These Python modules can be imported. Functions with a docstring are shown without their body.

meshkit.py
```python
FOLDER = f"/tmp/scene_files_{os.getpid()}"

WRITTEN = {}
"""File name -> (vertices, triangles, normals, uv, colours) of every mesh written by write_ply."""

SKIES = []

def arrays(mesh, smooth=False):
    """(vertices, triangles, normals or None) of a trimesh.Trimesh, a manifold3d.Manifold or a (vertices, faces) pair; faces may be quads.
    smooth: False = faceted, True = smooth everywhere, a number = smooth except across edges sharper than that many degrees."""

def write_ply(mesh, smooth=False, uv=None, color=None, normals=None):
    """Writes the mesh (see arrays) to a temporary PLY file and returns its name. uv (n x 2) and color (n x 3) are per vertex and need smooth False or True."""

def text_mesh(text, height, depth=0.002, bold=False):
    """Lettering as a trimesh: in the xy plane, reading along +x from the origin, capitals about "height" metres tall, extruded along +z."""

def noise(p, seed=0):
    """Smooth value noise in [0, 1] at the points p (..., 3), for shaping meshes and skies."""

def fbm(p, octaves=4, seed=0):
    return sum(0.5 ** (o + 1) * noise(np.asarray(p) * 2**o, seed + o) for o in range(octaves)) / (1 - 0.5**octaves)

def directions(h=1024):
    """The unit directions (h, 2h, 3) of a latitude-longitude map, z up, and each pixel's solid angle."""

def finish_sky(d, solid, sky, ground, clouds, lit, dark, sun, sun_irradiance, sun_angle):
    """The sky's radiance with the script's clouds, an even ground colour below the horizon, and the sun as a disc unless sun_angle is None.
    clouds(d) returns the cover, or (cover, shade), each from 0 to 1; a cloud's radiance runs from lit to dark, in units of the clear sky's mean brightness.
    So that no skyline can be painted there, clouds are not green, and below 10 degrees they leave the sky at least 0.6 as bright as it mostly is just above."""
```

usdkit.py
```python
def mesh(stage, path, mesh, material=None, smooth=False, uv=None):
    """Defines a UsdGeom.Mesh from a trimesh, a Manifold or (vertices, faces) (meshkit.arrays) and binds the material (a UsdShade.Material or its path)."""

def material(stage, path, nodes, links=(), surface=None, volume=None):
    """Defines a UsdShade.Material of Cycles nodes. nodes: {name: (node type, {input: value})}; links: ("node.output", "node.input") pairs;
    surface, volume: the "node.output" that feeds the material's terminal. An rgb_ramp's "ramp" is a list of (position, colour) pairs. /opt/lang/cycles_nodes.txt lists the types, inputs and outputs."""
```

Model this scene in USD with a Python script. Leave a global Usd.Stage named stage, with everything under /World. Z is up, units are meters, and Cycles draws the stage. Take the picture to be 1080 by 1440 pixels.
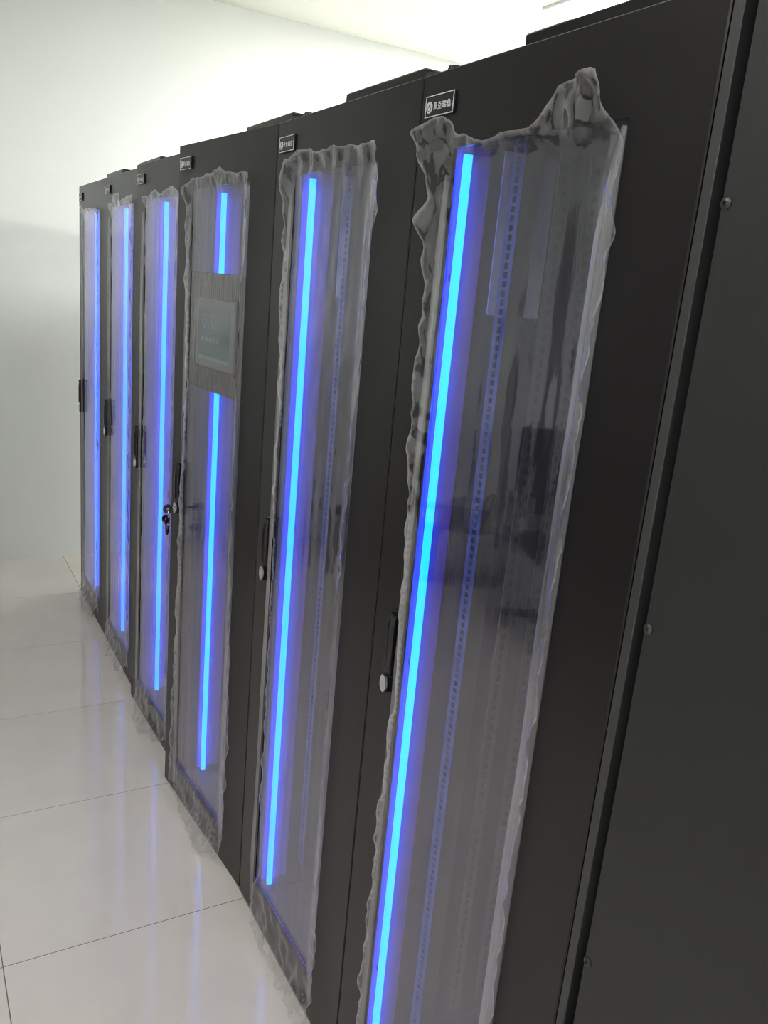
import math
import numpy as np
import trimesh
import manifold3d as m3
from scipy.spatial import Delaunay
from shapely.geometry import Polygon, box as sbox
from shapely.ops import unary_union
import shapely
from pxr import Usd, UsdGeom, UsdShade, Gf, Sdf
import usdkit
import meshkit

stage = Usd.Stage.CreateInMemory()
UsdGeom.SetStageUpAxis(stage, UsdGeom.Tokens.z)
UsdGeom.SetStageMetersPerUnit(stage, 1.0)
UsdGeom.Xform.Define(stage, '/World')
UsdGeom.Scope.Define(stage, '/World/Looks')

# ------------------------------------------------------------------ camera, light levels, exposure
EXPOSURE = 0.0
REAR_LAMP, AISLE_FILL = 150.0, 76.0          # radiance of the rear ceiling panels and the added aisle fill
LED_CORE = (0.03, 1.30, 9.5)               # radiance of the light strips
cam = UsdGeom.Camera.Define(stage, '/World/camera')
_R = [[0.8709, 0.4889, 0.0501], [-0.4834, 0.8338, 0.2666], [0.0886, -0.2564, 0.9625]]   # columns: right, forward, up
_r, _f, _u = (np.array([row[i] for row in _R]) for i in range(3))
cam.AddTransformOp().Set(Gf.Matrix4d(*_r, 0, *_u, 0, *(-_f), 0, -0.7311, -0.6464, 1.6279, 1))
cam.CreateHorizontalApertureAttr(24.0)
cam.CreateVerticalApertureAttr(32.0)
cam.CreateFocalLengthAttr(24.0 * 1178.92 / 1080)
cam.CreateClippingRangeAttr(Gf.Vec2f(0.02, 60))
cam.CreateExposureAttr(EXPOSURE)

# ------------------------------------------------------------------ helpers
_used = {}


def path_of(name, parent=None):
    base = (str(parent.GetPath()) if parent is not None else '/World') + '/' + name
    n = _used.get(base, 0)
    _used[base] = n + 1
    return base if n == 0 else f'{base}_{n:03d}'


def data(prim, **kw):
    for k, v in kw.items():
        if v:
            prim.SetCustomDataByKey(k, v)
    return prim


def thing(name, label, category, loc=(0, 0, 0), rotz=0.0, group=None):
    x = UsdGeom.Xform.Define(stage, path_of(name))
    x.AddTranslateOp().Set(Gf.Vec3d(*map(float, loc)))
    if rotz:
        x.AddRotateZOp().Set(math.degrees(rotz))
    return data(x.GetPrim(), label=label, category=category, group=group)


def obj(name, mesh, mat, parent=None, smooth=False, **kw):
    if isinstance(mesh, list):
        mesh = join(mesh)
    p = usdkit.mesh(stage, path_of(name, parent), mesh, MAT[mat], smooth=smooth).GetPrim()
    return data(p, **kw)


def tm(x):
    if hasattr(x, 'to_mesh'):
        m = x.to_mesh()
        return trimesh.Trimesh(np.array(m.vert_properties[:, :3]), np.array(m.tri_verts), process=False)
    return x


def join(parts):
    return trimesh.util.concatenate([tm(p) for p in parts])


def bx(x0, x1, y0, y1, z0, z1, bev=0.0):
    """A box, its edges chamfered by bev."""
    x0, x1 = sorted((x0, x1)); y0, y1 = sorted((y0, y1)); z0, z1 = sorted((z0, z1))
    if not bev:
        b = trimesh.creation.box((x1 - x0, y1 - y0, z1 - z0))
        b.apply_translation(((x0 + x1) / 2, (y0 + y1) / 2, (z0 + z1) / 2))
        return b
    b = min(bev, 0.45 * min(x1 - x0, y1 - y0, z1 - z0))
    pts = []
    for sx in (0, 1):
        for sy in (0, 1):
            for sz in (0, 1):
                c = np.array([(x0, x1)[sx], (y0, y1)[sy], (z0, z1)[sz]])
                d = np.array([b if s == 0 else -b for s in (sx, sy, sz)])
                for k in range(3):
                    e = d.copy(); e[k] = 0
                    pts.append(c + e)
    return trimesh.convex.convex_hull(np.array(pts))


def man(t):
    t = tm(t)
    return m3.Manifold(m3.Mesh(np.asarray(t.vertices, np.float32), np.asarray(t.faces, np.uint32)))


def cyl(p0, p1, r, n=20, r1=None):
    p0, p1 = np.array(p0, float), np.array(p1, float)
    d = p1 - p0; L = np.linalg.norm(d)
    m = tm(m3.Manifold.cylinder(L, r, r if r1 is None else r1, n))
    m.apply_transform(trimesh.geometry.align_vectors([0, 0, 1], d / L))
    m.apply_translation(p0)
    return m


def tube(points, r, n=8, closed=False):
    """A round wire along the points."""
    P = np.array(points, float); k = len(P)
    T = np.roll(P, -1, 0) - np.roll(P, 1, 0) if closed else np.gradient(P, axis=0)
    T /= np.linalg.norm(T, axis=1, keepdims=True)
    ref = np.array([0, 0, 1.0]) if abs(T[:, 2]).mean() < 0.8 else np.array([1.0, 0, 0])
    A = np.cross(T, ref); A /= np.linalg.norm(A, axis=1, keepdims=True)
    B = np.cross(T, A)
    a = np.linspace(0, 2 * np.pi, n, endpoint=False)
    V = (P[:, None] + r * (np.cos(a)[None, :, None] * A[:, None] + np.sin(a)[None, :, None] * B[:, None])).reshape(-1, 3)
    F = []
    for i in range(k if closed else k - 1):
        j = (i + 1) % k
        for q in range(n):
            q1 = (q + 1) % n
            F += [[i * n + q, j * n + q, j * n + q1], [i * n + q, j * n + q1, i * n + q1]]
    if not closed:
        V = np.vstack([V, P[0], P[-1]]); c0, c1 = len(V) - 2, len(V) - 1
        for q in range(n):
            q1 = (q + 1) % n
            F += [[c0, q, q1], [c1, (k - 1) * n + q1, (k - 1) * n + q]]
    t = trimesh.Trimesh(V, F, process=False)
    t.fix_normals()
    return t


def ring(c, r, wire, axis=2, n=32, m=8):
    a = np.linspace(0, 2 * np.pi, n, endpoint=False)
    o = [i for i in range(3) if i != axis]
    P = np.tile(np.array(c, float), (n, 1))
    P[:, o[0]] += r * np.cos(a); P[:, o[1]] += r * np.sin(a)
    return tube(P, wire, m, closed=True)


def blob(spheres, refine=None):
    """Hull of spheres (x, y, z, r)."""
    pts = [trimesh.creation.icosphere(2, r).vertices + np.array([x, y, z]) for x, y, z, r in spheres]
    return trimesh.convex.convex_hull(np.vstack(pts))


def extr(poly, n0, n1):
    """A shapely polygon in (s, z) extruded from depth n0 to n1: vertices (s, n, z)."""
    out = []
    for g in getattr(poly, 'geoms', [poly]):
        e = trimesh.creation.extrude_polygon(g, n1 - n0, engine='earcut')
        v = e.vertices
        e = trimesh.Trimesh(np.stack([v[:, 0], n0 + v[:, 2], v[:, 1]], 1), e.faces[:, ::-1], process=False)
        out.append(e)
    return join(out)


def turned(mesh, a):
    m = tm(mesh).copy()
    if a:
        m.apply_transform(trimesh.transformations.rotation_matrix(a, [0, 0, 1]))
    return m


# ------------------------------------------------------------------ materials
MAT = {}


def mat(name, nodes, links, surface):
    MAT[name] = usdkit.material(stage, '/World/Looks/' + name, nodes, links, surface)


def plain(name, color, rough=0.5, metallic=0.0, spec=0.5, bump=None, **kw):
    nodes = {'p': ('principled_bsdf', dict(base_color=color, roughness=rough, metallic=metallic, specular_ior_level=spec, **kw))}
    links = []
    if bump:
        sc, st = bump
        nodes |= {'g': ('geometry', {}), 'n': ('noise_texture', {'scale': sc, 'detail': 3.0}), 'b': ('bump', {'strength': st, 'distance': 0.002})}
        links += [('g.position', 'n.vector'), ('n.fac', 'b.height'), ('b.normal', 'p.normal')]
    mat(name, nodes, links, 'p.BSDF')


def emitter(name, color, strength=1.0):
    mat(name, {'e': ('emission', dict(color=color, strength=strength))}, [], 'e.emission')


plain('black_metal', (0.0105, 0.0090, 0.0095), 0.31, spec=0.35)
plain('panel_metal', (0.017, 0.018, 0.017), 0.46, spec=0.45)
plain('frame_metal', (0.035, 0.036, 0.036), 0.45)
plain('inner_metal', (0.075, 0.066, 0.085), 0.5)
plain('zinc', (0.13, 0.12, 0.13), 0.5)
plain('gap_shade', (0.004, 0.004, 0.004), 0.7, spec=0.15)  # shade of the narrow gap put into the side panel colour
plain('bracket', (0.60, 0.55, 0.64), 0.45)
plain('gloss_black', (0.006, 0.006, 0.007), 0.16)
plain('soft_black', (0.012, 0.012, 0.014), 0.5)
plain('chrome', (0.75, 0.75, 0.76), 0.16, metallic=1.0)
plain('plate_dark', (0.012, 0.011, 0.013), 0.3)
plain('plate_light', (0.72, 0.71, 0.74), 0.35, metallic=0.3)
plain('screw_steel', (0.07, 0.07, 0.07), 0.35, metallic=0.7)
plain('strip_glow_violet', (0.36, 0.16, 0.50), 0.55)  # violet glow of the strip painted into the plate colour
plain('strip_glow_rim', (0.42, 0.18, 0.55), 0.5)  # stronger strip glow painted in, for rims of the far cabinets
plain('rim_without_glow', (0.035, 0.014, 0.04), 0.5)  # the same rim with no glow painted in, for the near cabinets
plain('lcd_bezel', (0.13, 0.14, 0.14), 0.4)
plain('slat_grey', (0.10, 0.10, 0.095), 0.4)
plain('lcd_screen', (0.085, 0.12, 0.135), 0.25)
plain('lcd_mark', (0.19, 0.25, 0.26), 0.3)
plain('lcd_dark', (0.03, 0.05, 0.06), 0.3)
plain('red_plastic', (0.30, 0.02, 0.02), 0.4)
plain('wall_paint', (0.80, 0.83, 0.815), 0.7, bump=(60.0, 0.05))
plain('ceiling_paint', (0.70, 0.72, 0.66), 0.8)
plain('grout', (0.20, 0.19, 0.17), 0.8)
plain('lamp_frame', (0.85, 0.85, 0.85), 0.4)
plain('vent_white', (0.85, 0.86, 0.88), 0.4)
plain('chair_fabric', (0.012, 0.013, 0.017), 0.8, bump=(300.0, 0.3))
plain('chair_plastic', (0.01, 0.01, 0.012), 0.4)
plain('paper', (0.8, 0.8, 0.8), 0.7)
plain('cabinet_black_top', (0.015, 0.015, 0.022), 0.3)
emitter('rear_light', (1.0, 1.0, 0.95), REAR_LAMP)
emitter('aisle_fill', (1.0, 0.97, 0.97), AISLE_FILL)
emitter('led_glow', LED_CORE, 1.0)
emitter('edge_glow', (0.10, 0.10, 0.75), 0.55)  # strip light caught in the pane edge, given as emission

mat('brown_wood', {'g': ('geometry', {}), 'm': ('mapping', {'scale': (2.0, 2.0, 18.0)}), 'n': ('noise_texture', {'scale': 3.0, 'detail': 5.0}),
                   'r': ('rgb_ramp', {'ramp': [(0.3, (0.10, 0.035, 0.025)), (0.7, (0.17, 0.065, 0.045))]}), 'p': ('principled_bsdf', {'roughness': 0.4})},
    [('g.position', 'm.vector'), ('m.vector', 'n.vector'), ('n.fac', 'r.fac'), ('r.color', 'p.base_color')], 'p.BSDF')

for i, c in enumerate([(0.77, 0.72, 0.68), (0.76, 0.715, 0.675), (0.78, 0.725, 0.685)]):   # polished porcelain tiles
    mat('tile_%d' % i, {'g': ('geometry', {}), 'n': ('noise_texture', {'scale': 5.0, 'detail': 6.0, 'roughness': 0.6}),
                        'r': ('rgb_ramp', {'ramp': [(0.3, tuple(0.96 * x for x in c)), (0.7, tuple(1.03 * x for x in c))]}),
                        'w': ('noise_texture', {'scale': 2.5, 'detail': 1.0}), 'b': ('bump', {'strength': 0.015, 'distance': 0.01}),
                        'p': ('principled_bsdf', {'roughness': 0.055, 'specular_ior_level': 0.5})},
        [('g.position', 'n.vector'), ('n.fac', 'r.fac'), ('r.color', 'p.base_color'), ('g.position', 'w.vector'), ('w.fac', 'b.height'), ('b.normal', 'p.normal')], 'p.BSDF')


def schlick_nodes(r0, bump=False):
    """Reflectance of a thin sheet from the angle between the ray and the surface, the same from either side."""
    n = {'geo': ('geometry', {}), 'dot': ('vector_math', {'math_type': 'dot_product'}), 'abs': ('math', {'math_type': 'absolute'}),
         'inv': ('math', {'math_type': 'subtract', 'value1': 1.0, 'use_clamp': True}), 'pow': ('math', {'math_type': 'power', 'value2': 5.0}),
         'mul': ('math', {'math_type': 'multiply_add', 'value2': 1.0 - r0, 'value3': r0, 'use_clamp': True})}
    l = [('geo.incoming', 'dot.vector1'), ('dot.value', 'abs.value1'), ('abs.value', 'inv.value2'), ('inv.value', 'pow.value1'), ('pow.value', 'mul.value1')]
    l.append(('geo.normal', 'dot.vector2') if not bump else ('bmp.normal', 'dot.vector2'))
    return n, l


_n, _l = schlick_nodes(0.052)
mat('pane_glass', _n | {'t': ('transparent_bsdf', {'color': (0.93, 0.94, 0.96)}), 's': ('glossy_bsdf', {'color': (0.90, 0.86, 1.0), 'roughness': 0.02}), 'x': ('mix_closure', {})},
    _l + [('mul.value', 'x.fac'), ('t.BSDF', 'x.closure1'), ('s.BSDF', 'x.closure2')], 'x.closure')


def film_mat(name, r0, haze0, haze1, rough, strength):
    n, l = schlick_nodes(r0, True)
    n |= {'tc': ('texture_coordinate', {}), 'mp': ('mapping', {'scale': (1.0, 1.0, 0.10)}), 'mp2': ('mapping', {'scale': (1.0, 1.0, 0.45)}),
          'ns': ('noise_texture', {'scale': 60.0, 'detail': 4.0, 'roughness': 0.55}), 'rg': ('noise_texture', {'type': 'ridged_multifractal', 'use_normalize': True, 'scale': 22.0, 'detail': 2.0}),
          'ad': ('math', {'math_type': 'add'}), 'bmp': ('bump', {'strength': strength, 'distance': 0.004}),
          'hz': ('map_range', {'from_min': 0.35, 'from_max': 0.75, 'to_min': haze0, 'to_max': haze1, 'clamp': True}),
          'tr': ('transparent_bsdf', {'color': (0.97, 0.97, 0.97)}), 'df': ('diffuse_bsdf', {'color': (0.75, 0.75, 0.76)}), 'tl': ('translucent_bsdf', {'color': (0.75, 0.75, 0.78)}),
          'dt': ('mix_closure', {'fac': 0.5}), 'x1': ('mix_closure', {}), 'gl': ('glossy_bsdf', {'color': (0.97, 0.95, 1), 'roughness': rough}),
          'cr': ('attribute', {'attribute': 'crease'}), 'ha': ('math', {'math_type': 'multiply_add', 'value2': 0.55, 'use_clamp': True}), 'x2': ('mix_closure', {})}
    l += [('geo.position', 'mp.vector'), ('geo.position', 'mp2.vector'), ('mp.vector', 'ns.vector'), ('mp2.vector', 'rg.vector'), ('ns.fac', 'ad.value1'), ('rg.fac', 'ad.value2'),
          ('ad.value', 'bmp.height'), ('ns.fac', 'hz.value'), ('bmp.normal', 'gl.normal'), ('df.BSDF', 'dt.closure1'), ('tl.BSDF', 'dt.closure2'),
          ('cr.fac', 'ha.value1'), ('hz.result', 'ha.value3'), ('ha.value', 'x1.fac'), ('tr.BSDF', 'x1.closure1'), ('dt.closure', 'x1.closure2'),
          ('mul.value', 'x2.fac'), ('x1.closure', 'x2.closure1'), ('gl.BSDF', 'x2.closure2')]
    mat(name, n, l, 'x2.closure')


film_mat('film_clear', 0.110, 0.012, 0.055, 0.045, 0.07)
film_mat('film_folded', 0.12, 0.04, 0.16, 0.09, 0.12)

# ------------------------------------------------------------------ the room
X0, X1, Y0, Y1, CEIL = -3.4, 3.4, -3.1, 4.152, 3.0
T = 0.15


def struct(name, mesh, m):
    return obj(name, mesh, m, kind='structure', label={'wall_back': 'plain white painted wall behind the far end of the cabinet row', 'wall_left': 'plain white painted wall across the aisle from the cabinets',
               'wall_right': 'plain white painted wall behind the backs of the cabinets', 'wall_front': 'plain white painted wall behind the camera', 'ceiling': 'plain white ceiling above the cabinet row'}[name])


struct('wall_back', bx(X0 - T, X1 + T, Y1, Y1 + T, -0.1, CEIL + 0.1), 'wall_paint')
struct('wall_front', bx(X0 - T, X1 + T, Y0 - T, Y0, -0.1, CEIL + 0.1), 'wall_paint')
struct('wall_left', bx(X0 - T, X0, Y0, Y1, -0.1, CEIL + 0.1), 'wall_paint')
struct('wall_right', bx(X1, X1 + T, Y0, Y1, -0.1, CEIL + 0.1), 'wall_paint')
struct('ceiling', bx(X0, X1, Y0, Y1, CEIL, CEIL + 0.1), 'ceiling_paint')
floor = UsdGeom.Xform.Define(stage, '/World/floor').GetPrim()
data(floor, kind='structure', label='polished beige floor of large square tiles with thin dark joints')
obj('grout_bed', bx(X0, X1, Y0, Y1, -0.1, -0.0012), 'grout', floor)
G, P = 0.0012, 0.6
ys = np.arange(3.56 - 12 * P, Y1, P)
xs = np.arange(-6 * P, X1, P)
rng = np.random.default_rng(4)
for x in xs:
    for y in ys:
        x0, x1, y0, y1 = max(x, X0) + G, min(x + P, X1) - G, max(y, Y0) + G, min(y + P, Y1) - G
        if x1 - x0 > 0.02 and y1 - y0 > 0.02:
            obj('tile', bx(x0, x1, y0, y1, -0.010, 0.0, 0.0007), 'tile_%d' % rng.integers(3), floor)


def ceiling_light(cx, cy, m, label, hx=0.30, hy=0.30):
    t = thing('ceiling_light', label, 'ceiling light', (cx, cy, CEIL))
    f = bx(-hx, hx, -hy, hy, -0.014, -0.001, 0.001)
    f = man(f) - man(bx(-hx + .008, hx - .008, -hy + .008, hy - .008, -0.03, -0.006))
    obj('frame', f, 'lamp_frame', t)
    obj('diffuser', bx(-hx + .0085, hx - .0085, -hy + .0085, hy - .0085, -0.013, -0.007), m, t)


ceiling_light(2.33, 2.70, 'rear_light', 'square white ceiling light panel glowing above the cabinet tops')
ceiling_light(2.33, 0.60, 'rear_light', 'square white ceiling light panel behind the nearest cabinets, above the picture')
ceiling_light(-1.7, 0.7, 'aisle_fill', 'added unseen narrow ceiling light over the aisle, nearer the far wall', 0.06, 0.60)  # added fill light, kept thin and bright for glints on the film
ceiling_light(-1.7, -1.5, 'aisle_fill', 'added unseen narrow ceiling light over the aisle behind the camera', 0.06, 0.60)  # another added fill light, out of view

# ------------------------------------------------------------------ cabinets: local x = s along the front (away from the camera), y = out of the front, z up
WID, HT, DEP = 0.6, 1.953, 1.0
WS0, WS1, WZ0, WZ1 = 0.132, 0.493, 0.112, 1.840        # the window in the door
GLYPHS = ["7fffffe7fffffe0070e000070e000070e000070e000070e083070e0c3870e1c3870e181870e381c70e380c70e700e70e700e70ee00670ee00770ec00070e000070e000070e000070e000070e00ffffffffffffff0000000000000000000000000000",
          "0006000000600000060007fffffe7fffffe0006000000600000060000fffff00fffff00e000700e000700e000700e000700e000700e000700fffff00fffff00070c000060c0000e0c0000e0c0001c0c0703c0c070780c071f00e06fe00ffe78007fc",
          "0000700001870eff9870eff9870e1c1870e1c1870e1c1fffe1c1fffe1c000001c000001c00000ff7ffffff7ffff1c007001c006001c006001c1fffe1c1fffe1c198c61c198c61d998c61f998c67f998c6f8198c640198c600198c600198de00198dc",
          "0301c000300c000300e00070060006004000efffff0cfffff1c000003c000003c3fff87c3fff8ec00000ec00000cc000000c3fff80c3fff80c000000c000000c3fff80c3fffc0c3001c0c3001c0c3001c0c3001c0c3001c0c3001c0c3fffc0c3fffc0c3001c"]


def glyph(code, h):
    """One character as a polygon h tall, its lower left corner at the origin."""
    rows = []
    for i in range(28):
        bits = bin(int(code[7 * i:7 * i + 7], 16))[2:].zfill(28)
        j = 0
        while j < 28:
            if bits[j] == '1':
                k = j
                while k < 28 and bits[k] == '1':
                    k += 1
                rows.append(sbox(j, 27 - i, k, 28 - i)); j = k
            else:
                j += 1
    g = unary_union(rows).buffer(0.5).buffer(-0.4).simplify(0.5)
    return shapely.affinity.scale(g, h / 28, h / 28, origin=(0, 0))


import shapely.affinity
GLYPH = [glyph(c, 0.0105) for c in GLYPHS]


def flip(poly, s_left, z):
    """Reading direction: picture right is towards smaller s."""
    return shapely.affinity.affine_transform(poly, [-1, 0, 0, 1, s_left, z])


def name_plate(t, a):
    s0, s1, z0, z1 = 0.499, 0.579, 1.8885, 1.9205
    p = obj('name_plate', turned(bx(s0, s1, 0.0, 0.0045, z0, z1, 0.0008), a), 'plate_dark', t, label='small dark name plate with a silver rim and white lettering')
    b = sbox(s0 + .0006, z0 + .0006, s1 - .0006, z1 - .0006)
    obj('plate_rim', turned(extr(b.difference(b.buffer(-0.0014, join_style=2)), 0.0045, 0.0054), a), 'plate_light', p)
    c = shapely.geometry.Point(0, 0).buffer(0.0085, 24)
    tri = Polygon([(-0.0048, -0.0042), (0.0048, -0.0042), (0.0006, 0.0085), (-0.0006, 0.0085)])
    leg = Polygon([(-0.0012, -0.0085), (0.0012, -0.0085), (0.0034, -0.0022), (0.0, 0.0008), (-0.0034, -0.0022)])
    arc = shapely.geometry.Point(0, -0.001).buffer(0.0056).difference(shapely.geometry.Point(0, -0.001).buffer(0.0042)).intersection(sbox(-0.01, -0.01, 0.01, 0.001))
    emb = c.difference(tri).union(leg).difference(arc)
    obj('emblem', turned(extr(flip(emb, 0.567, 1.9035), 0.0045, 0.0052), a), 'plate_light', p)
    for i, g in enumerate(GLYPH):
        g = shapely.affinity.scale(g, 0.98, 1.0, origin=(0, 0))
        obj('character', turned(extr(flip(g, 0.5555 - 0.0127 * i, 1.8985), 0.0045, 0.0052), a), 'plate_light', p)


def ladder(s0, s1, n0, n1, z0, z1, hole_s, hole_h, pitch):
    """A flat perforated rail: two long edges and the bridges between square holes."""
    sc = (s0 + s1) / 2
    parts = [bx(s0, sc - hole_s / 2, n0, n1, z0, z1), bx(sc + hole_s / 2, s1, n0, n1, z0, z1)]
    z = z0
    while z + pitch <= z1 + 1e-6:
        parts.append(bx(sc - hole_s / 2, sc + hole_s / 2, n0, n1, z, z + pitch - hole_h)); z += pitch
    if z1 - z > 1e-4:
        parts.append(bx(sc - hole_s / 2, sc + hole_s / 2, n0, n1, z, z1))
    return join(parts)


def ladder_x(n0, n1, s0, s1, z0, z1, hole, hole_h, pitch):
    m = ladder(n0, n1, s0, s1, z0, z1, hole, hole_h, pitch)
    v = m.vertices
    return trimesh.Trimesh(np.stack([v[:, 1], v[:, 0], v[:, 2]], 1), m.faces[:, ::-1], process=False)


RAIL_L = join([ladder(0.500, 0.532, -0.142, -0.140, 0.10, 1.88, 0.0095, 0.0095, 0.01483), bx(0.530, 0.532, -0.20, -0.142, 0.10, 1.88)])
RAIL_R = join([ladder(0.068, 0.100, -0.142, -0.140, 0.10, 1.88, 0.0095, 0.0095, 0.01483), bx(0.068, 0.070, -0.20, -0.142, 0.10, 1.88)])
RAIL_S = ladder_x(-0.275, -0.245, 0.540, 0.542, 0.10, 1.88, 0.011, 0.013, 0.022)
RAIL_T = ladder_x(-0.345, -0.315, 0.540, 0.542, 0.10, 1.88, 0.010, 0.012, 0.022)


def rounded(s0, s1, z0, z1, r):
    return sbox(s0 + r, z0 + r, s1 - r, z1 - r).buffer(r, 10)


def cap_shape(s, n):
    prof = np.array([(0.0, 0.0), (0.0085, 0.0), (0.0085, 0.026), (0.0125, 0.028), (0.0125, 0.040), (0.0105, 0.045), (0.0, 0.0455)])
    m = trimesh.creation.revolve(prof, sections=20)
    m.apply_translation((s, n, HT))
    return m


def handle(t, a):
    h = obj('handle', turned(join([extr(rounded(0.502, 0.528, 0.935, 1.092, 0.011), 0.0, 0.008)]), a), 'gloss_black', t)
    lever = blob([(0.515, 0.009, 1.078, 0.009), (0.515, 0.012, 1.060, 0.0095), (0.515, 0.012, 0.985, 0.0095), (0.515, 0.008, 0.975, 0.009)])
    obj('lever', turned(lever, a), 'gloss_black', h, smooth=40)
    obj('pivot', turned(trimesh.creation.icosphere(2, 0.0065).apply_translation((0.515, 0.0145, 1.081)), a), 'gloss_black', h, smooth=True)
    e = shapely.affinity.scale(shapely.geometry.Point(0, 0).buffer(1, 16), 0.0105, 0.0165)
    housing = extr(shapely.affinity.translate(shapely.affinity.scale(e, 1.12, 1.12), 0.516, 0.953), 0.006, 0.017)
    obj('lock_housing', turned(housing, a), 'gloss_black', h, smooth=40)
    obj('lock_cap', turned(extr(shapely.affinity.translate(e, 0.516, 0.953), 0.017, 0.0205), a), 'chrome', h, smooth=40, label='oval silver lock cover')


def cabinet(k, a, label, door=True):
    t = thing('server_cabinet', label, 'server cabinet', (0, 0.6 * k, 0), math.pi / 2)
    g = 0.0008
    # the carcass
    for s0, s1 in ((g, 0.018), (0.582, WID - g)):
        obj('side_panel', bx(s0, s1, -DEP, -0.033, 0.0, HT - 0.002, 0.001), 'inner_metal' if door else 'gap_shade', t)
    obj('back_panel', bx(0.018, 0.582, -DEP, -DEP + 0.015, 0.02, HT - 0.02), 'inner_metal', t)
    obj('top_panel', bx(0.018, 0.582, -DEP + 0.015, -0.034, HT - 0.022, HT - 0.002, 0.001), 'black_metal', t)
    obj('bottom_panel', bx(0.018, 0.582, -DEP + 0.015, -0.034, 0.0, 0.020, 0.001), 'inner_metal', t)
    obj('fan_box', bx(0.170, 0.485, -0.46, -0.10, HT - 0.002, HT + 0.060, 0.003), 'black_metal', t, label='low black fan housing standing on the cabinet top')
    for s in (0.070, 0.140):
        obj('cap', cap_shape(s, -0.100), 'soft_black', t, smooth=40)
    if not door:
        return t
    # the door
    e0 = 0.0140 if k == 0 else 0.0018
    d = man(bx(e0, WID - 0.0018, -0.030, 0.0, 0.0008, HT, 0.0018)) - man(bx(WS0, WS1, -0.1, 0.1, WZ0, WZ1)) - man(bx(e0 + 0.008, WID - 0.014, -0.05, -0.006, 0.014, HT - 0.010))
    dr = obj('door', turned(d, a), 'black_metal', t)
    spans = [(WZ0, WZ1)] if k != 2 else [(WZ0, 1.322), (1.628, WZ1)]
    for z0, z1 in spans:
        obj('glass_pane', turned(bx(WS0 - .0, WS1 + .0, -0.0055, -0.0015, z0, z1), a), 'pane_glass', dr, label='clear glass window of the door')
    obj('glass_edge', turned(bx(WS0 + 0.001, WS1 - 0.001, -0.0014, -0.0002, WZ0 + 0.0002, WZ0 + 0.0042, 0.0002), a), 'edge_glow', dr, label='lower edge of the glass, caught strip light painted on as blue glow')
    # inner fittings
    for m in (RAIL_L, RAIL_R, RAIL_S, RAIL_T):
        obj('mounting_rail', m, 'zinc', t)
    pl = man(bx(0.568, 0.571, -0.262, -0.150, 1.60, 1.865, 0.0005)) - man(bx(0.5, 0.6, -0.226, -0.216, 1.70, 1.835)) - man(bx(0.5, 0.6, -0.180, -0.168, 1.675, 1.69))
    obj('bracket_plate', pl, 'bracket', t, label='pale slotted bracket plate inside near the top')
    h = obj('strip_glow_plate', bx(0.5745, 0.5815, -0.128, -0.0525, 0.025, 1.865, 0.001), 'strip_glow_violet', t, label='plate added beside the light strip, the violet strip glow painted into its colour')  # added plate that carries the strip glow in its colour
    obj('strip_glow_rim', bx(0.5745, 0.5815, -0.052, -0.012, 0.025, 1.865, 0.001), 'rim_without_glow' if k < 3 else 'strip_glow_rim', h)  # glow is painted into the rim on the far cabinets only
    for z in (0.25, 0.95, 1.65):
        obj('clip', bx(0.5555, 0.5750, -0.0705, -0.0675, z, z + 0.012), 'strip_glow_rim', h)
    tube_pts = [(0.556, -0.069, z) for z in (0.028, 0.6, 1.2, 1.845)]
    obj('light_strip', tube(tube_pts, 0.0076, 16), 'led_glow', h, smooth=40, label='glowing cyan blue light strip')
    handle(t, a)
    name_plate(t, a)
    return t


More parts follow.
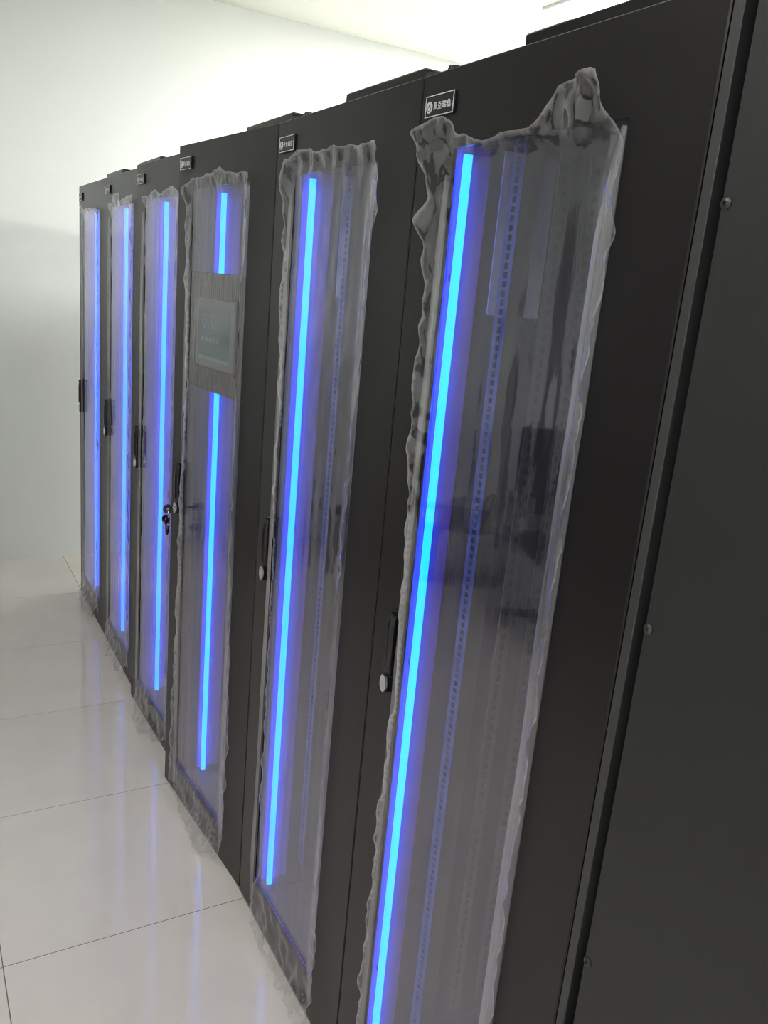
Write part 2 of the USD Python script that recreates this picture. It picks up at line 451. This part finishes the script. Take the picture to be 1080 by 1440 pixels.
ANG = {0: 0.0, 1: 0.0, 2: 0.080, 3: 0.036, 4: 0.006, 5: 0.0}
CABS = {}
CABS[0] = cabinet(0, ANG[0], 'black server cabinet with blue light strip, the nearest to the camera of six glass-fronted cabinets')
CABS[1] = cabinet(1, ANG[1], 'black glass-door server cabinet between the nearest one and the one with a display panel')
CABS[2] = cabinet(2, ANG[2], 'black cabinet with a grey display panel across its glass door and keys in its handle')
CABS[3] = cabinet(3, ANG[3], 'black glass-door server cabinet just beyond the display panel cabinet, its right side hidden')
CABS[4] = cabinet(4, ANG[4], 'black glass-door server cabinet second from the white far wall')
CABS[5] = cabinet(5, ANG[5], 'black glass-door server cabinet at the far end of the row, by the white wall')

# the plain panelled cabinet at the right edge of the picture
t = cabinet(-1, 0.0, 'plain dark metal cabinet panel with recessed screws at the right edge of the picture', door=False)
pn = obj('front_panel', bx(0.0, WID - 0.0155, -0.030, -0.002, 0.010, HT, 0.002), 'panel_metal', t)
for z in (1.742, 1.276, 0.810, 0.344):
    prof = np.array([(0.0, 0.0), (0.0065, 0.0), (0.0065, 0.0012), (0.0050, 0.0026), (0.0022, 0.0030), (0.0018, 0.0012), (0.0, 0.0012)])
    m = trimesh.creation.revolve(prof, sections=20)
    m.apply_transform(trimesh.transformations.rotation_matrix(-math.pi / 2, [1, 0, 0]))
    m.apply_translation((WID - 0.0225, -0.002, z))
    obj('screw', m, 'screw_steel', pn, smooth=40, label='small round steel screw')
# the narrow upright between that panel and the nearest cabinet
obj('side_trim', bx(-0.0010, 0.0128, -0.0325, -0.0015, 0.0, HT, 0.0012), 'frame_metal', CABS[0], label='slim grey upright at the cabinet corner')

# ------------------------------------------------------------------ the display panel in the third cabinet's door
a = ANG[2]
pt = CABS[2]
dp = obj('display_panel', turned(bx(WS0, WS1, -0.014, -0.006, 1.322, 1.628, 0.001), a), 'inner_metal', pt, label='grey grooved panel with a small screen')
ns = 27
for i in range(ns):
    s = WS0 + 0.004 + (WS1 - WS0 - 0.008) * (i + 0.5) / ns
    obj('slat', turned(bx(s - 0.0036, s + 0.0036, -0.0065, -0.0012, 1.324, 1.626, 0.0012), a), 'slat_grey', dp)
dm = obj('display_module', turned(man(bx(0.175, 0.432, -0.004, 0.004, 1.385, 1.562, 0.002)), a), 'lcd_bezel', pt, label='small control display with a grey screen reading 00')
obj('screen', turned(bx(0.208, 0.412, 0.004, 0.0046, 1.403, 1.538, 0.0003), a), 'lcd_screen', dm)
for i in range(2):
    c = shapely.affinity.scale(shapely.geometry.Point(0, 0).buffer(1, 20), 0.0155, 0.0185)
    z = c.difference(shapely.affinity.scale(c, 0.74, 0.80, origin=(0, 0)))
    obj('digit', turned(extr(flip(z, 0.372 - 0.062 * i, 1.505), 0.0046, 0.0049), a), 'lcd_mark', dm)
for i, (s0, s1) in enumerate([(0.395, 0.372), (0.362, 0.345), (0.336, 0.318), (0.310, 0.295), (0.286, 0.276)]):
    obj('screen_mark', turned(bx(s0, s1, 0.0046, 0.0048, 1.452, 1.463), a), 'lcd_mark', dm)
obj('screen_mark', turned(bx(0.209, 0.258, 0.0046, 0.0048, 1.452, 1.478), a), 'lcd_dark', dm)
obj('screen_bar', turned(bx(0.209, 0.411, 0.0046, 0.0048, 1.404, 1.414), a), 'lcd_mark', dm)
zz = np.linspace(1.378, 1.568, 15)
u = (zz - 1.473) / 0.095
bow = Polygon(list(zip(0.172 - 0.004 * (1 - u ** 2), zz)) + list(zip((0.172 - 0.014 * (1 - u ** 2) - 0.002)[::-1], zz[::-1])))
bw = obj('side_grip', turned(extr(bow, -0.0055, 0.003), a), 'gloss_black', dm, label='bowed black edge of the display module')
obj('grip_tip', turned(extr(bow.intersection(sbox(0, 1.385, 1, 1.412)), 0.003, 0.0036), a), 'red_plastic', bw, label='dark red mark')

# ------------------------------------------------------------------ protective plastic film on each door
def ridge(s, z, fs, fz, seed):
    n = meshkit.fbm(np.stack([s * fs, z * fz, np.full_like(s, seed * 7.31)], 1), 3, seed)
    return np.clip(1 - np.abs(2 * n - 1) * 2.6, 0, 1)


def folds(s, z, seed, count, f0, f1, zscale=0.8):
    """Crumpled paper: a mean of zigzag waves in random directions, between 0 and 1."""
    rg = np.random.default_rng(seed + 100)
    q = np.stack([s * 6, z * 6 * zscale, np.full_like(s, seed * 1.7)], 1)
    w1, w2 = meshkit.fbm(q, 2, seed) - 0.5, meshkit.fbm(q + 40.0, 2, seed + 1) - 0.5
    out = 0
    for i in range(count):
        t, f = rg.uniform(0, np.pi), rg.uniform(f0, f1)
        x = f * (np.cos(t) * (s + 0.06 * w1) + np.sin(t) * zscale * (z + 0.06 * w2)) + rg.uniform()
        out = out + np.abs((x % 1.0) - 0.5) * 2
    return np.clip((out / count - 0.5) * 1.5 + 0.5, 0, 1)


def film_mesh(outline, res, seed, k=0, lift=0.013, curl=0.010, flaps=(), crease=()):
    rg = np.random.default_rng(seed)
    base = 0.6 * k + 0.646      # the outline was read off the front plane; the sheet stands a little in front of it
    outline = [((q + base) * (1 - 0.009 / 0.731) - base if q > 0.3 else q, z) for q, z in outline]
    outline = [(min(q, 0.489) if 0.82 < z < 1.17 else q, z) for q, z in outline]
    P = Polygon(outline)
    if not P.is_valid:
        P = P.buffer(0)
    # a ragged edge: points along the outline, a little off it
    L = P.exterior.length
    ring_pts = np.array([P.exterior.interpolate(q).coords[0] for q in np.arange(0, L, res * 1.1)])
    w = meshkit.fbm(np.column_stack([ring_pts * 28, np.full(len(ring_pts), seed)]), 3, seed) - 0.5
    w2 = meshkit.fbm(np.column_stack([ring_pts * 28, np.full(len(ring_pts), seed + 50.0)]), 3, seed + 5) - 0.5
    ring_pts = ring_pts + np.column_stack([w * 0.016, w2 * 0.016])
    P = Polygon(ring_pts).buffer(0)
    if P.geom_type != 'Polygon':
        P = max(P.geoms, key=lambda q: q.area)
    x0, y0, x1, y1 = P.bounds
    gs, gz = np.meshgrid(np.arange(x0, x1, res), np.arange(y0, y1, res))
    gs[1::2] += res / 2
    pts = np.column_stack([gs.ravel(), gz.ravel()]) + rg.uniform(-0.15, 0.15, (gs.size, 2)) * res
    inner = shapely.contains_xy(P.buffer(-res * 0.5), pts[:, 0], pts[:, 1])
    L = P.exterior.length
    edge = np.array([P.exterior.interpolate(q).coords[0] for q in np.arange(0, L, res)])
    pts = np.vstack([pts[inner], edge])
    tri = Delaunay(pts).simplices
    c = pts[tri].mean(1)
    tri = tri[shapely.contains_xy(P, c[:, 0], c[:, 1])]
    s, z = pts[:, 0], pts[:, 1]
    d = shapely.distance(shapely.points(s, z), P.exterior)
    # distance outside the window: there the sheet is slack and crumpled
    out = np.maximum(np.maximum(WS0 + 0.012 - s, s - WS1 + 0.012), np.maximum(z - WZ1 + 0.02, WZ0 + 0.02 - z))
    slack = np.clip((out + 0.012) / 0.03, 0, 1)
    slack = slack * slack * (3 - 2 * slack)
    crumple = 0.62 * folds(s, z, seed, 5, 9, 20) + 0.38 * folds(s, z, seed + 3, 5, 22, 45)
    streak = folds(s, z, seed + 9, 5, 12, 40, 0.06)
    for cs, cz, rs, rz in crease:
        m = np.clip(1.3 - np.hypot((s - cs) / rs, (z - cz) / rz), 0, 1)
        streak = streak + 2.4 * m * folds(s, z, seed + 31, 4, 14, 34, 0.45)
    soft = meshkit.fbm(np.stack([s * 9, z * 2.2, np.full_like(s, seed * 3.7)], 1), 3, seed + 20)
    n = 0.0022 + 0.0013 * streak + 0.0022 * soft + slack * (0.001 + lift * crumple * (1.0 + 1.2 * np.clip((0.10 - z) / 0.08, 0, 1))) + 0.011 * np.clip((0.09 - z) / 0.08, 0, 1) ** 1.5 + curl * slack * np.exp(-d / 0.012) * (0.25 + 0.75 * soft)
    for fs, fz, rad, amp in flaps:
        n = n + amp * np.clip(1 - np.hypot(s - fs, z - fz) / rad, 0, 1) ** 1.3 * (0.6 + 0.6 * crumple)
    if k == 2:      # it lies over the display module
        m = np.clip(1 - np.maximum(np.maximum(0.172 - s, s - 0.436), np.maximum(1.382 - z, z - 1.566)) / 0.02, 0, 1)
        n = np.maximum(n, 0.0022 + 0.0050 * m)
    v = np.column_stack([s, n, z])
    f = tri
    nn = np.cross(v[f[:, 1]] - v[f[:, 0]], v[f[:, 2]] - v[f[:, 0]])
    f = np.where((nn[:, 1] < 0)[:, None], f[:, ::-1], f)
    # creases and rim whiten, their glints painted in: how sharply the sheet bends
    fn = np.cross(v[f[:, 1]] - v[f[:, 0]], v[f[:, 2]] - v[f[:, 0]])
    fn /= np.maximum(np.linalg.norm(fn, axis=1, keepdims=True), 1e-12)
    acc, cnt = np.zeros_like(v), np.zeros(len(v))
    for c in range(3):
        np.add.at(acc, f[:, c], fn); np.add.at(cnt, f[:, c], 1)
    bend = 1 - np.linalg.norm(acc, axis=1) / np.maximum(cnt, 1)
    white = np.clip((bend - 0.012) / 0.10, 0, 1)
    white[len(v) - len(edge):] = 0.75
    return trimesh.Trimesh(v, f, process=False), white


def film_part(t, mesh, white):
    from scipy.spatial import cKDTree
    p = obj('sheet', mesh, 'film_clear', t, smooth=24)
    g = UsdGeom.Mesh(p)
    pts = np.array(g.GetPointsAttr().Get())
    _, near = cKDTree(mesh.vertices).query(pts)
    UsdGeom.PrimvarsAPI(g).CreatePrimvar('crease', Sdf.ValueTypeNames.FloatArray, 'vertex').Set([float(x) for x in white[near]])


def fold_mesh(s0, s1, z0, z1, seed, n0=0.0065, n1=0.0105, wob=0.004):
    """A doubled, folded-over band of film running up one side of the window."""
    z = np.linspace(z0, z1, 90)
    w = (meshkit.fbm(np.column_stack([z * 4, z * 0 + seed, z * 0]), 3, seed) - 0.5) * wob
    w2 = (meshkit.fbm(np.column_stack([z * 5, z * 0 + seed + 9, z * 0]), 3, seed + 1) - 0.5) * wob
    cols = [(s0 + w, n0), (0.7 * s0 + 0.3 * s1 + w, n1), (0.3 * s0 + 0.7 * s1 + w2, n1 + 0.001), (s1 + w2, n0), (0.4 * s0 + 0.6 * s1, n0 - 0.0015)]
    V = np.concatenate([np.column_stack([s + 0 * z, np.full_like(z, n), z]) for s, n in cols])
    taper = np.clip(np.minimum(z - z0, z1 - z) / 0.12, 0, 1) ** 0.7
    for i in range(len(cols)):
        V[i * len(z):(i + 1) * len(z), 0] = s0 + (V[i * len(z):(i + 1) * len(z), 0] - s0) * (0.15 + 0.85 * taper)
    k = len(z); F = []
    for c in range(len(cols) - 1):
        for i in range(k - 1):
            p = c * k + i
            F += [[p, p + 1, p + k + 1], [p, p + k + 1, p + k]]
    return trimesh.Trimesh(V, F, process=False)


A_OUT = [(.512, .02), (.515, .45), (.520, .894), (.534, 1.16), (.534, 1.50), (.530, 1.64), (.553, 1.70), (.567, 1.735), (.548, 1.765), (.556, 1.80), (.592, 1.862), (.572, 1.874), (.542, 1.882), (.496, 1.872), (.470, 1.852),
         (.444, 1.842), (.37, 1.842), (.298, 1.843), (.262, 1.868), (.238, 1.882), (.20, 1.886), (.163, 1.890), (.156, 1.856), (.138, 1.832), (.120, 1.812), (.111, 1.744), (.118, 1.68), (.124, 1.62), (.123, 1.30), (.124, .8), (.112, .3), (.105, .04), (.2, .015), (.35, .03), (.45, .012)]
B_OUT = [(.483, .097), (.497, .40), (.500, .8), (.506, 1.1), (.508, 1.35), (.517, 1.60), (.512, 1.66), (.522, 1.75), (.540, 1.82), (.526, 1.872), (.50, 1.868), (.464, 1.884), (.38, 1.876), (.30, 1.874), (.20, 1.868), (.102, 1.868), (.087, 1.852), (.091, 1.80), (.084, 1.752),
         (.100, 1.72), (.109, 1.694), (.103, 1.6), (.100, 1.509), (.110, 1.4), (.114, 1.255), (.120, 1.0), (.126, .785), (.112, .4), (.092, .101), (.106, .022), (.16, .03), (.22, .012), (.30, .03), (.38, .014), (.46, .022), (.475, .06)]
C_OUT = [(.548, .115), (.530, .40), (.520, .75), (.518, .98), (.510, 1.3), (.520, 1.6), (.532, 1.778), (.55, 1.842), (.52, 1.85), (.49, 1.864), (.40, 1.862), (.33, 1.868), (.262, 1.880), (.22, 1.862), (.17, 1.856), (.104, 1.853), (.116, 1.785), (.106, 1.70), (.122, 1.608), (.116, 1.2),
         (.104, .8), (.082, .501), (.086, .35), (.091, .211), (.097, .033), (.14, .026), (.18, .010), (.26, .022), (.36, .012), (.44, .030), (.503, .036), (.545, .07)]
D_OUT = [(.495, .05), (.505, .5), (.508, 1.0), (.505, 1.5), (.512, 1.78), (.500, 1.85), (.44, 1.846), (.36, 1.858), (.28, 1.848), (.18, 1.862), (.10, 1.85), (.108, 1.5), (.11, 1.0), (.108, .4), (.10, .07), (.18, .03), (.27, .045), (.33, .015), (.42, .018)]
E_OUT = [(.51, .06), (.515, .5), (.512, 1.0), (.51, 1.5), (.52, 1.80), (.53, 1.846), (.46, 1.852), (.38, 1.880), (.33, 1.884), (.30, 1.852), (.2, 1.862), (.09, 1.866), (.095, 1.5), (.10, 1.0), (.096, .4), (.09, .09), (.13, .03), (.2, .02), (.28, .05), (.36, .015), (.44, .02)]
F_OUT = [(.53, .05), (.52, .5), (.515, 1.0), (.52, 1.5), (.535, 1.80), (.555, 1.90), (.53, 1.88), (.50, 1.85), (.40, 1.848), (.28, 1.85), (.18, 1.845), (.06, 1.842), (.06, 1.815), (.10, 1.78), (.095, 1.5), (.10, 1.0), (.098, .4), (.092, .12), (.14, .03), (.3, .015), (.42, .03), (.48, .018)]
FILM = {0: (A_OUT, 0.006, dict(crease=[(.25, 1.50, .16, .22)], flaps=[(.575, 1.862, .085, .022), (.17, 1.885, .09, .024), (.112, 1.76, .06, .012), (.56, 1.735, .04, .016)]), 'crumpled clear plastic film with torn raised corner flaps on the nearest glass door'),
        1: (B_OUT, 0.006, dict(crease=[(.26, 1.52, .13, .34), (.16, 1.2, .06, .3)], flaps=[(.532, 1.84, .06, .016), (.09, 1.845, .05, .012), (.15, .03, .12, .016)]), 'clear plastic film with creased top edge on the second nearest glass door'),
        2: (C_OUT, 0.0085, dict(flaps=[(.262, 1.878, .06, .014), (.54, 1.83, .05, .014), (.2, .02, .15, .018)]), 'clear plastic film over the display panel door, peaked at its top edge'),
        3: (D_OUT, 0.010, dict(flaps=[(.3, .02, .2, .02)]), 'clear plastic film on the glass door just beyond the display panel cabinet'),
        4: (E_OUT, 0.010, dict(flaps=[(.3, .02, .2, .022), (.35, 1.88, .05, .012)]), 'hazy plastic film on the glass door second from the far wall'),
        5: (F_OUT, 0.010, dict(flaps=[(.3, .02, .2, .022), (.07, 1.83, .05, .014)]), 'clear plastic film on the farthest glass door, beside the white wall')}
for k, (out, res, kw, label) in FILM.items():
    t = thing('protective_film', label, 'plastic film', (0, 0.6 * k, 0), math.pi / 2 + ANG[k])
    film_part(t, *film_mesh(out, res, 11 + k, k, **kw))
    if k == 0:
        obj('folded_edge', fold_mesh(0.127, 0.156, 0.03, 1.83, 3), 'film_folded', t, smooth=35, label='doubled milky film edge down the right side')
    else:
        obj('folded_edge', fold_mesh(0.120, 0.142, 0.06, 1.83, 3 + k), 'film_folded', t, smooth=35)
    obj('folded_edge', fold_mesh(0.4885, 0.4985, 0.05, 1.80, 23 + k, 0.006, 0.012, 0.012), 'film_folded', t, smooth=35)

# ------------------------------------------------------------------ keys hanging in the lock of the display cabinet
t = thing('key_bundle', 'bunch of dark headed keys on a ring hanging from the lock of the display cabinet', 'keys', (0, 1.2, 0), math.pi / 2 + ANG[2])


def key(center, tilt, face, length=0.034):
    """A key: round plastic head and a notched blade below it; tilt in the s-z plane, face turns it about its own length."""
    head = trimesh.creation.revolve(np.array([(0.0035, -0.002), (0.012, -0.0034), (0.0135, -0.002), (0.0135, 0.002), (0.012, 0.0034), (0.0035, 0.002), (0.0035, -0.002)]), sections=24)
    head.apply_transform(trimesh.transformations.rotation_matrix(math.pi / 2, [1, 0, 0]))
    bl = Polygon([(-0.004, -0.012), (0.004, -0.012), (0.004, -0.018), (0.0026, -0.020), (0.004, -0.023), (0.003, -0.026), (0.004, -0.029), (0.0025, -0.012 - length * 0.62), (0.0, -0.012 - length * 0.70), (-0.003, -0.012 - length * 0.6)])
    blade = extr(bl, -0.001, 0.001)
    M = trimesh.transformations.translation_matrix(center) @ trimesh.transformations.rotation_matrix(tilt, [0, 1, 0]) @ trimesh.transformations.rotation_matrix(face, [0, 0, 1])
    return head.apply_transform(M), blade.apply_transform(M)


hd, _ = key((0.500, 0.046, 0.955), 0.0, 1.25)
obj('key_head', hd, 'gloss_black', t, smooth=40)
obj('key_blade', cyl((0.516, 0.0206, 0.954), (0.503, 0.036, 0.955), 0.0032, 12), 'chrome', t, smooth=40)
obj('key_ring', tube([(0.503 + 0.013 * math.cos(q), 0.047, 0.940 + 0.013 * math.sin(q)) for q in np.linspace(0, 2 * np.pi, 28, endpoint=False)], 0.0012, 8, True), 'chrome', t, smooth=True)
for c, ti, fa in (((0.503, 0.050, 0.924), 0.25, 0.5), ((0.504, 0.045, 0.889), -0.1, -0.5)):
    hd, bl = key(c, ti, fa)
    obj('key_head', hd, 'gloss_black', t, smooth=40)
    obj('key_blade', bl, 'chrome', t)
obj('key_ring', tube([(0.504, 0.0475 + 0.011 * math.cos(q), 0.906 + 0.013 * math.sin(q)) for q in np.linspace(0, 2 * np.pi, 24, endpoint=False)], 0.0010, 8, True), 'chrome', t, smooth=True)

# ------------------------------------------------------------------ the other side of the aisle, seen mirrored in the glass, plus added dark furniture
def office_chair(label, x, y, rz):
    t = thing('office_chair', label, 'chair', (x, y, 0), rz, group='office chairs across the aisle')
    back = tm(man(blob([(-0.21, 0.22, 0.60, 0.03), (0.21, 0.22, 0.60, 0.03), (-0.24, 0.27, 0.98, 0.03), (0.24, 0.27, 0.98, 0.03), (-0.23, 0.25, 0.8, 0.035), (0.23, 0.25, 0.8, 0.035)])))
    obj('backrest', back, 'chair_fabric', t, smooth=40)
    obj('seat', blob([(-0.21, -0.22, 0.46, 0.035), (0.21, -0.22, 0.46, 0.035), (-0.2, 0.2, 0.45, 0.035), (0.2, 0.2, 0.45, 0.035)]), 'chair_fabric', t, smooth=40)
    obj('back_bracket', tube([(0, 0.05, 0.41), (0, 0.22, 0.41), (0, 0.29, 0.48), (0, 0.28, 0.66)], 0.022, 10), 'chair_plastic', t, smooth=True)
    obj('gas_column', cyl((0, 0, 0.09), (0, 0, 0.43), 0.027), 'chrome', t, smooth=40)
    for i in (-1, 1):
        obj('armrest', join([tube([(0.24 * i, 0.10, 0.43), (0.29 * i, 0.08, 0.50), (0.29 * i, 0.04, 0.64)], 0.016, 8), blob([(0.29 * i, -0.12, 0.655, 0.02), (0.29 * i, 0.14, 0.655, 0.02)])]), 'chair_plastic', t, smooth=40)
    for i in range(5):
        q = 2 * math.pi * i / 5 + 0.3
        lg = obj('base_leg', blob([(0, 0, 0.10, 0.03), (0.28 * math.cos(q), 0.28 * math.sin(q), 0.075, 0.018)]), 'chair_plastic', t, smooth=40)
        x, y = 0.285 * math.cos(q), 0.285 * math.sin(q)
        obj('caster', join([cyl((x - 0.022, y, 0.028), (x - 0.004, y, 0.028), 0.028), cyl((x + 0.004, y, 0.028), (x + 0.022, y, 0.028), 0.028), cyl((x, y, 0.03), (x, y, 0.075), 0.007, 10)]), 'chair_plastic', lg, smooth=40)


office_chair('black office chair across the aisle, beside the low brown table cabinet', -2.11, 2.34, 0.46)
office_chair('black office chair added unseen across the aisle to darken the plain panel reflection', -2.15, 1.25, 1.15)  # unseen chair, added so the plain panel mirrors something dark
t = thing('low_cabinet', 'low brown wooden cabinet with a black top across the aisle', 'cabinet', (-1.79, 3.32, 0), math.atan2(0.667, 0.745))
obj('body', bx(-0.18, 0.40, -0.05, 0.21, 0.03, 0.38, 0.003), 'brown_wood', t)
obj('top', bx(-0.42, 0.42, -0.23, 0.23, 0.38, 0.41, 0.004), 'cabinet_black_top', t)
obj('plinth', bx(-0.16, 0.38, -0.03, 0.19, 0.0, 0.03), 'cabinet_black_top', t)
for i in range(2):
    d = obj('door', bx(-0.175 + 0.29 * i, 0.105 + 0.29 * i, -0.066, -0.0495, 0.04, 0.37, 0.002), 'brown_wood', t)
    obj('knob', cyl((0.085 + 0.05 * i, -0.066, 0.27), (0.085 + 0.05 * i, -0.084, 0.27), 0.008, 12), 'chrome', d, smooth=40)
obj('paper_sheet', [turned(bx(-0.105, 0.105, -0.15, 0.15, 0, 0.004), 0.9).apply_translation((-1.72, 3.28, 0.4105))], 'paper', label='white papers lying on the black top of the low cabinet', category='paper')
t = thing('waste_basket', 'round wire waste basket on the floor before the low cabinet', 'basket', (-2.18, 3.12, 0))
for z, r, w in ((0.006, 0.115, 0.006), (0.15, 0.125, 0.003), (0.27, 0.135, 0.005)):
    obj('ring', ring((0, 0, z), r, w), 'chair_plastic', t, smooth=True)
obj('wire', join([tube([(0.115 * math.cos(q), 0.115 * math.sin(q), 0.006), (0.135 * math.cos(q), 0.135 * math.sin(q), 0.27)], 0.0016, 5) for q in np.linspace(0, 2 * np.pi, 30, endpoint=False)]), 'chair_plastic', t, kind='stuff')
obj('bottom_plate', cyl((0, 0, 0.004), (0, 0, 0.007), 0.113, 28), 'chair_plastic', t, smooth=40)
t = thing('wall_vent', 'white louvred vent low on the back wall, mirrored in the nearest door', 'vent', (-2.35, Y1, 0.85))
obj('frame', man(bx(-0.16, 0.16, -0.02, 0.0, -0.10, 0.07, 0.002)) - man(bx(-0.14, 0.14, -0.1, 0.1, -0.08, 0.05)), 'vent_white', t)
for i in range(4):
    b = bx(-0.14, 0.14, -0.016, -0.003, -0.002, 0.002)
    b.apply_transform(trimesh.transformations.rotation_matrix(0.6, [1, 0, 0]))
    obj('louvre', b.apply_translation((0, 0, -0.06 + 0.032 * i)), 'vent_white', t)

t = thing('added_storage_cabinet', 'tall black two-door storage cabinet added unseen across the aisle to darken the metal reflections', 'cabinet', (X0 + 0.005, 2.93, 0), -math.pi / 2)  # unseen, added as a dark thing for the nearest door to mirror
obj('body', bx(-0.38, 0.38, 0.0, 0.38, 0.06, 2.30, 0.003), 'black_metal', t)
obj('plinth', bx(-0.36, 0.36, 0.02, 0.36, 0.0, 0.06), 'soft_black', t)
for i in (-1, 1):
    d = obj('door', bx(min(0.004 * i, 0.375 * i), max(0.004 * i, 0.375 * i), 0.38, 0.398, 0.07, 2.29, 0.002), 'black_metal', t)
    obj('handle', tube([(0.05 * i, 0.398, 1.08), (0.05 * i, 0.43, 1.08), (0.05 * i, 0.43, 1.24), (0.05 * i, 0.398, 1.24)], 0.006, 8), 'chrome', d, smooth=True)
t = thing('desk', 'black desk added unseen across the aisle to darken the low reflections', 'desk', (X0 + 0.02, 1.82, 0), -math.pi / 2)  # unseen, added to darken what the metal mirrors low down
obj('desk_top', bx(-0.70, 0.70, 0.0, 0.60, 0.72, 0.75, 0.003), 'cabinet_black_top', t)
for i in (-1, 1):
    obj('leg_panel', bx(0.68 * i - 0.012, 0.68 * i + 0.012, 0.03, 0.57, 0.0, 0.72, 0.002), 'cabinet_black_top', t)
obj('modesty_panel', bx(-0.668, 0.668, 0.50, 0.516, 0.10, 0.72, 0.002), 'cabinet_black_top', t)
